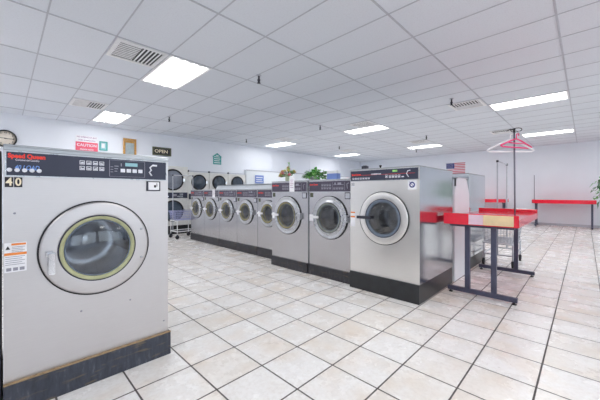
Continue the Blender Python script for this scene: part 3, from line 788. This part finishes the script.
# hangers on the pole
def hanger(label, m, width, drop, r, loc, rz, second=False):
    t = thing('clothes_hanger', label, 'hanger', loc, rz, 'plastic hangers on the clothes pole')
    b = MB(); a = width/2
    b.tube([(0, 0, -.05), (-a*.35, 0, -.05-drop*.30), (-a*.92, 0, -.05-drop*.9), (-a, 0, -.05-drop), (-a*.9, 0, -.06-drop*1.03), (0, 0, -.06-drop*1.03), (a*.9, 0, -.06-drop*1.03), (a, 0, -.05-drop), (a*.92, 0, -.05-drop*.9), (a*.35, 0, -.05-drop*.30)], r, 8, True)
    if second: b.tube([(-a*.55, 0, -.05-drop*.55), (0, 0, -.05-drop*.62), (a*.55, 0, -.05-drop*.55)], r*.7, 6)
    b.build('hanger_bar', m, t)
    MB().tube([(0, 0, -.05), (0, 0, -.015)] + [(.018-.018*math.cos(q*.45), 0, -.01+.018*math.sin(q*.45)+.0) for q in range(0, 9)], r*.62, 6).build('hook', m, t)
    return t
face = math.atan2(.714, .70)  # hangers turned toward the entrance side
hanger('white plastic clothes hanger on the pole above the front red table', M['pinkish'], .53, .125, .0085, (3.985, .60, 1.888), -R(45.5)+.0)
hanger('pink plastic clothes hanger on the pole above the front red table', M['pink'], .48, .085, .0085, (3.99, .545, 1.888), -R(45.5)+.32, True)

# ------------------------------------------------------------------ wall things
def framed(name, label, cat, x0, x1, z0, z1, fw, fm, pm, wall_y=YB-.006, pname='picture'):
    t = thing(name, label, cat, ((x0+x1)/2, wall_y, z0))
    w, h = (x1-x0)/2, z1-z0
    f = MB().box(-w, w, -.03, 0, 0, fw, .004).box(-w, w, -.03, 0, h-fw, h, .004).box(-w, -w+fw, -.03, 0, fw, h-fw, .004).box(w-fw, w, -.03, 0, fw, h-fw, .004)
    f.build('frame', fm, t)
    MB().box(-w+fw, w-fw, -.014, 0, fw, h-fw).build(pname, pm, t)
    return t, w, h
ck = thing('wall_clock', 'round black-rimmed wall clock above the left edge of the washer numbered 40', 'clock', (.035, YB-.006, 2.475))
MB().lathe([(.195, 0), (.195, -.04), (.183, -.05), (.172, -.045), (.168, -.03)], (0, 0, 0), 48).build('rim', M['black'], ck)
MB().lathe([(.173, 0), (.17, -.02), (0, -.02)], (0, 0, 0), 48).build('face', plain('clock_face', (240, 230, 216), .6), ck)
nm = MB()
for q in range(1, 13):
    a = R(90-30*q); nm.text(str(q), .045, .135*math.cos(a), .135*math.sin(a), -.022, 'CENTER', .001)
nm.build('numerals', M['ink_dark'], ck)
MB().box(-.02, .14, -.026, -.023, -.006, .006).build('hand', M['ink_dark'], ck); MB().box(-.11, .02, -.03, -.027, .004, .014).build('hand', M['ink_dark'], ck)

sg = thing('wall_sign', 'red and white lettered sign high on the left wall above the washer numbered 40', 'sign', (1.555, YB-.006, 2.33))
MB().box(-.24, .24, -.012, 0, .25, .42).build('white_board', M['paper'], sg)
MB().box(-.24, .24, -.012, 0, 0, .25).build('red_board', M['sign_red'], sg)
MB().text('NO DYEING OF ANY', .05, 0, .375, -.0128, 'CENTER', .0008, sx=.92).build('lettering', M['purple'], sg)
MB().text('ITEMS IN MACHINES', .046, 0, .295, -.0128, 'CENTER', .0005, sx=.92).build('lettering', M['purple'], sg)
MB().text('CAUTION', .10, 0, .165, -.0128, 'CENTER', .002, sx=.95).build('lettering', M['ink_white'], sg)
MB().text('PLEASE READ', .05, 0, .055, -.0128, 'CENTER', .0012).build('lettering', M['ink_white'], sg)
t, w_, h_ = framed('framed_notice', 'small pale green framed notice touching the red and white sign', 'framed notice', 1.83, 2.02, 2.40, 2.645, .03, M['sign_teal'], M['ink_cyan'])
MB().box(-.045, .03, -.018, -.0142, .07, .19).build('notice_paper', M['paper'], t)
t, w_, h_ = framed('framed_picture', 'tall wooden framed picture on the left wall above the washer console', 'picture', 2.40, 2.74, 2.30, 2.81, .055, M['wood'], M['mirror'])
MB().box(-.11, .11, -.018, -.0142, .385, .45).build('picture_header', M['wood'], t)
t, w_, h_ = framed('framed_sign', 'small dark framed sign with pale lettering, above the stacked dryers', 'sign', 3.19, 3.75, 2.40, 2.655, .045, M['olive'], M['ink_dark'])
MB().text('OPEN', .14, -.02, .127, -.0165, 'CENTER', .003, sx=1.1).build('lettering', M['cream'], t)
gs = thing('green_sign', 'green house-shaped sign on the wall above the stacked dryers', 'sign', (5.38, YB-.006, 2.26))
b = MB(); prism(b, [(-.16, 0), (.16, 0), (.16, .27), (.20, .27), (0, .41), (-.20, .27), (-.16, .27)], -.012, 0); b.build('board', M['sign_teal'], gs)
b = MB(); [b.rect(-.12, .12-.03*(q % 2), .05+.07*q, .072+.07*q, -.0128) for q in range(4)]; b.rect(-.05, .05, .31, .335, -.0128); b.build('lettering', M['paper'], gs)
bs = thing('blue_sign', 'small blue notice on the white partition above the small washers', 'sign', (6.77, 8.784, 1.60))
MB().box(-.20, .20, -.008, 0, 0, .30).build('board', M['sign_blue'], bs)
MB().rect(-.15, .15, .20, .24, -.0088).rect(-.15, .12, .12, .15, -.0088).rect(-.15, .15, .05, .08, -.0088).build('lettering', M['ink_white'], bs)

fg = thing('flag', 'stars and stripes flag on the far wall above the big washer', 'flag', (XR-.03, 4.68, 2.14), -PI/2)
FWd, FH = .80, .48
def fy(x): return -.012*math.sin(x*14)
b = MB()
for k in range(13):
    za, zb = FH*(1-(k+1)/13), FH*(1-k/13)
    for q in range(16):
        xa, xb = FWd*q/16, FWd*(q+1)/16
        b.mi = 2 if (k < 7 and q < 7) else k % 2
        b.quad((xa, fy(xa), za), (xb, fy(xb), za), (xb, fy(xb), zb), (xa, fy(xa), zb))
bmesh.ops.remove_doubles(b.b, verts=b.b.verts, dist=.0005)
b.build('cloth', [M['flag_red'], M['ink_white'], M['flag_blue']], fg)
b = MB()
for i in range(6):
    for j in range(5):
        x, z = .025+.05*i, FH*6/13+.028+.05*j
        pts = []
        for k in range(10):
            rr = .014 if k % 2 == 0 else .006; a = PI/2+k*PI/5; pts.append(b.b.verts.new((x+rr*math.cos(a), fy(x)-.004, z+rr*math.sin(a))))
        b._f(pts)
b.build('stars', M['ink_white'], fg)
MB().box(-.012, 0, -.02, .028, FH-.02, FH+.01).box(FWd-.0, FWd+.012, -.02, .028, FH-.02, FH+.01).build('fixing_clip', M['tee'], fg)

# plant at the right edge
rp = thing('tall_plant', 'leafy potted plant at the right edge of the picture, in front of the far wall', 'plant', (10.0, -.52, 0))
MB().lathe([(0, 0), (.12, 0), (.16, .26), (.175, .26), (.175, .30), (.15, .30), (.145, .27), (0, .27)], (0, 0, 0), 28, 'Z').build('pot', M['pot'], rp)
stm = MB(); lf = MB()
stm.tube([(0, 0, .25), (.02, .01, .6), (-.01, 0, 1.05), (.01, .02, 1.55)], [.022, .018, .014, .008], 8)
for i in range(22):
    a = i*2.4; z = 1.08+.024*i; d = Vector((math.cos(a), math.sin(a), .35)); L = random.uniform(.28, .44)
    p0 = Vector((0, 0, z)); p1 = p0 + d*L*.6 + Vector((0, 0, .05)); p2 = p0 + Vector((d.x, d.y, 0))*L - Vector((0, 0, .06))
    stm.tube([p0, p1, p2], .005, 5)
    for k in range(7):
        u = .35+.65*k/6; p = p0.lerp(p1, u*1.6) if u < .6 else p1.lerp(p2, (u-.6)/.4)
        lf.mi = random.choice((0, 1)); add_leaf(lf, p, Vector((d.x, d.y, -.25)) + rdir(-.6, .6)*.9, random.uniform(.11, .17), random.uniform(.05, .07), droop=.4)
stm.build('stems', M['stem'], rp); lf.build('foliage', [M['leaf'], M['leaf_dark']], rp, recalc=False)

# ------------------------------------------------------------------ world, camera
wd = bpy.data.worlds.new('daylight'); S.world = wd; wd.use_nodes = True
nt = wd.node_tree; bg = nt.nodes['Background']
sky = nt.nodes.new('ShaderNodeTexSky'); sky.sky_type = 'HOSEK_WILKIE'; sky.turbidity = 6; sky.ground_albedo = .6
sky.sun_direction = (.3, .5, .8)
mx = nt.nodes.new('ShaderNodeMix'); mx.data_type = 'RGBA'; mx.inputs[0].default_value = .75
nt.links.new(sky.outputs[0], mx.inputs[6]); mx.inputs[7].default_value = (.92, .96, 1.0, 1)
nt.links.new(mx.outputs[2], bg.inputs[0]); bg.inputs[1].default_value = 1.6

A = R(44.43)
cam = bpy.data.cameras.new('camera'); cam.sensor_width = 36; cam.lens = 291/600*36; cam.shift_y = -7/600; cam.clip_start = .05
co = bpy.data.objects.new('camera', cam); COL.objects.link(co); co.location = (0, 0, 1.235); co.rotation_euler = (PI/2, 0, A-PI/2)
S.camera = co
S.view_settings.view_transform = 'Standard'; S.view_settings.look = 'None'; S.view_settings.gamma = 1
S.view_settings.use_curve_mapping = False; S.view_settings.exposure = 0.9
S.cycles.use_denoising = True
S.cycles.max_bounces = 12; S.cycles.diffuse_bounces = 7; S.cycles.glossy_bounces = 5; S.cycles.transparent_max_bounces = 12
S.cycles.sample_clamp_indirect = 8; S.cycles.sample_clamp_direct = 3
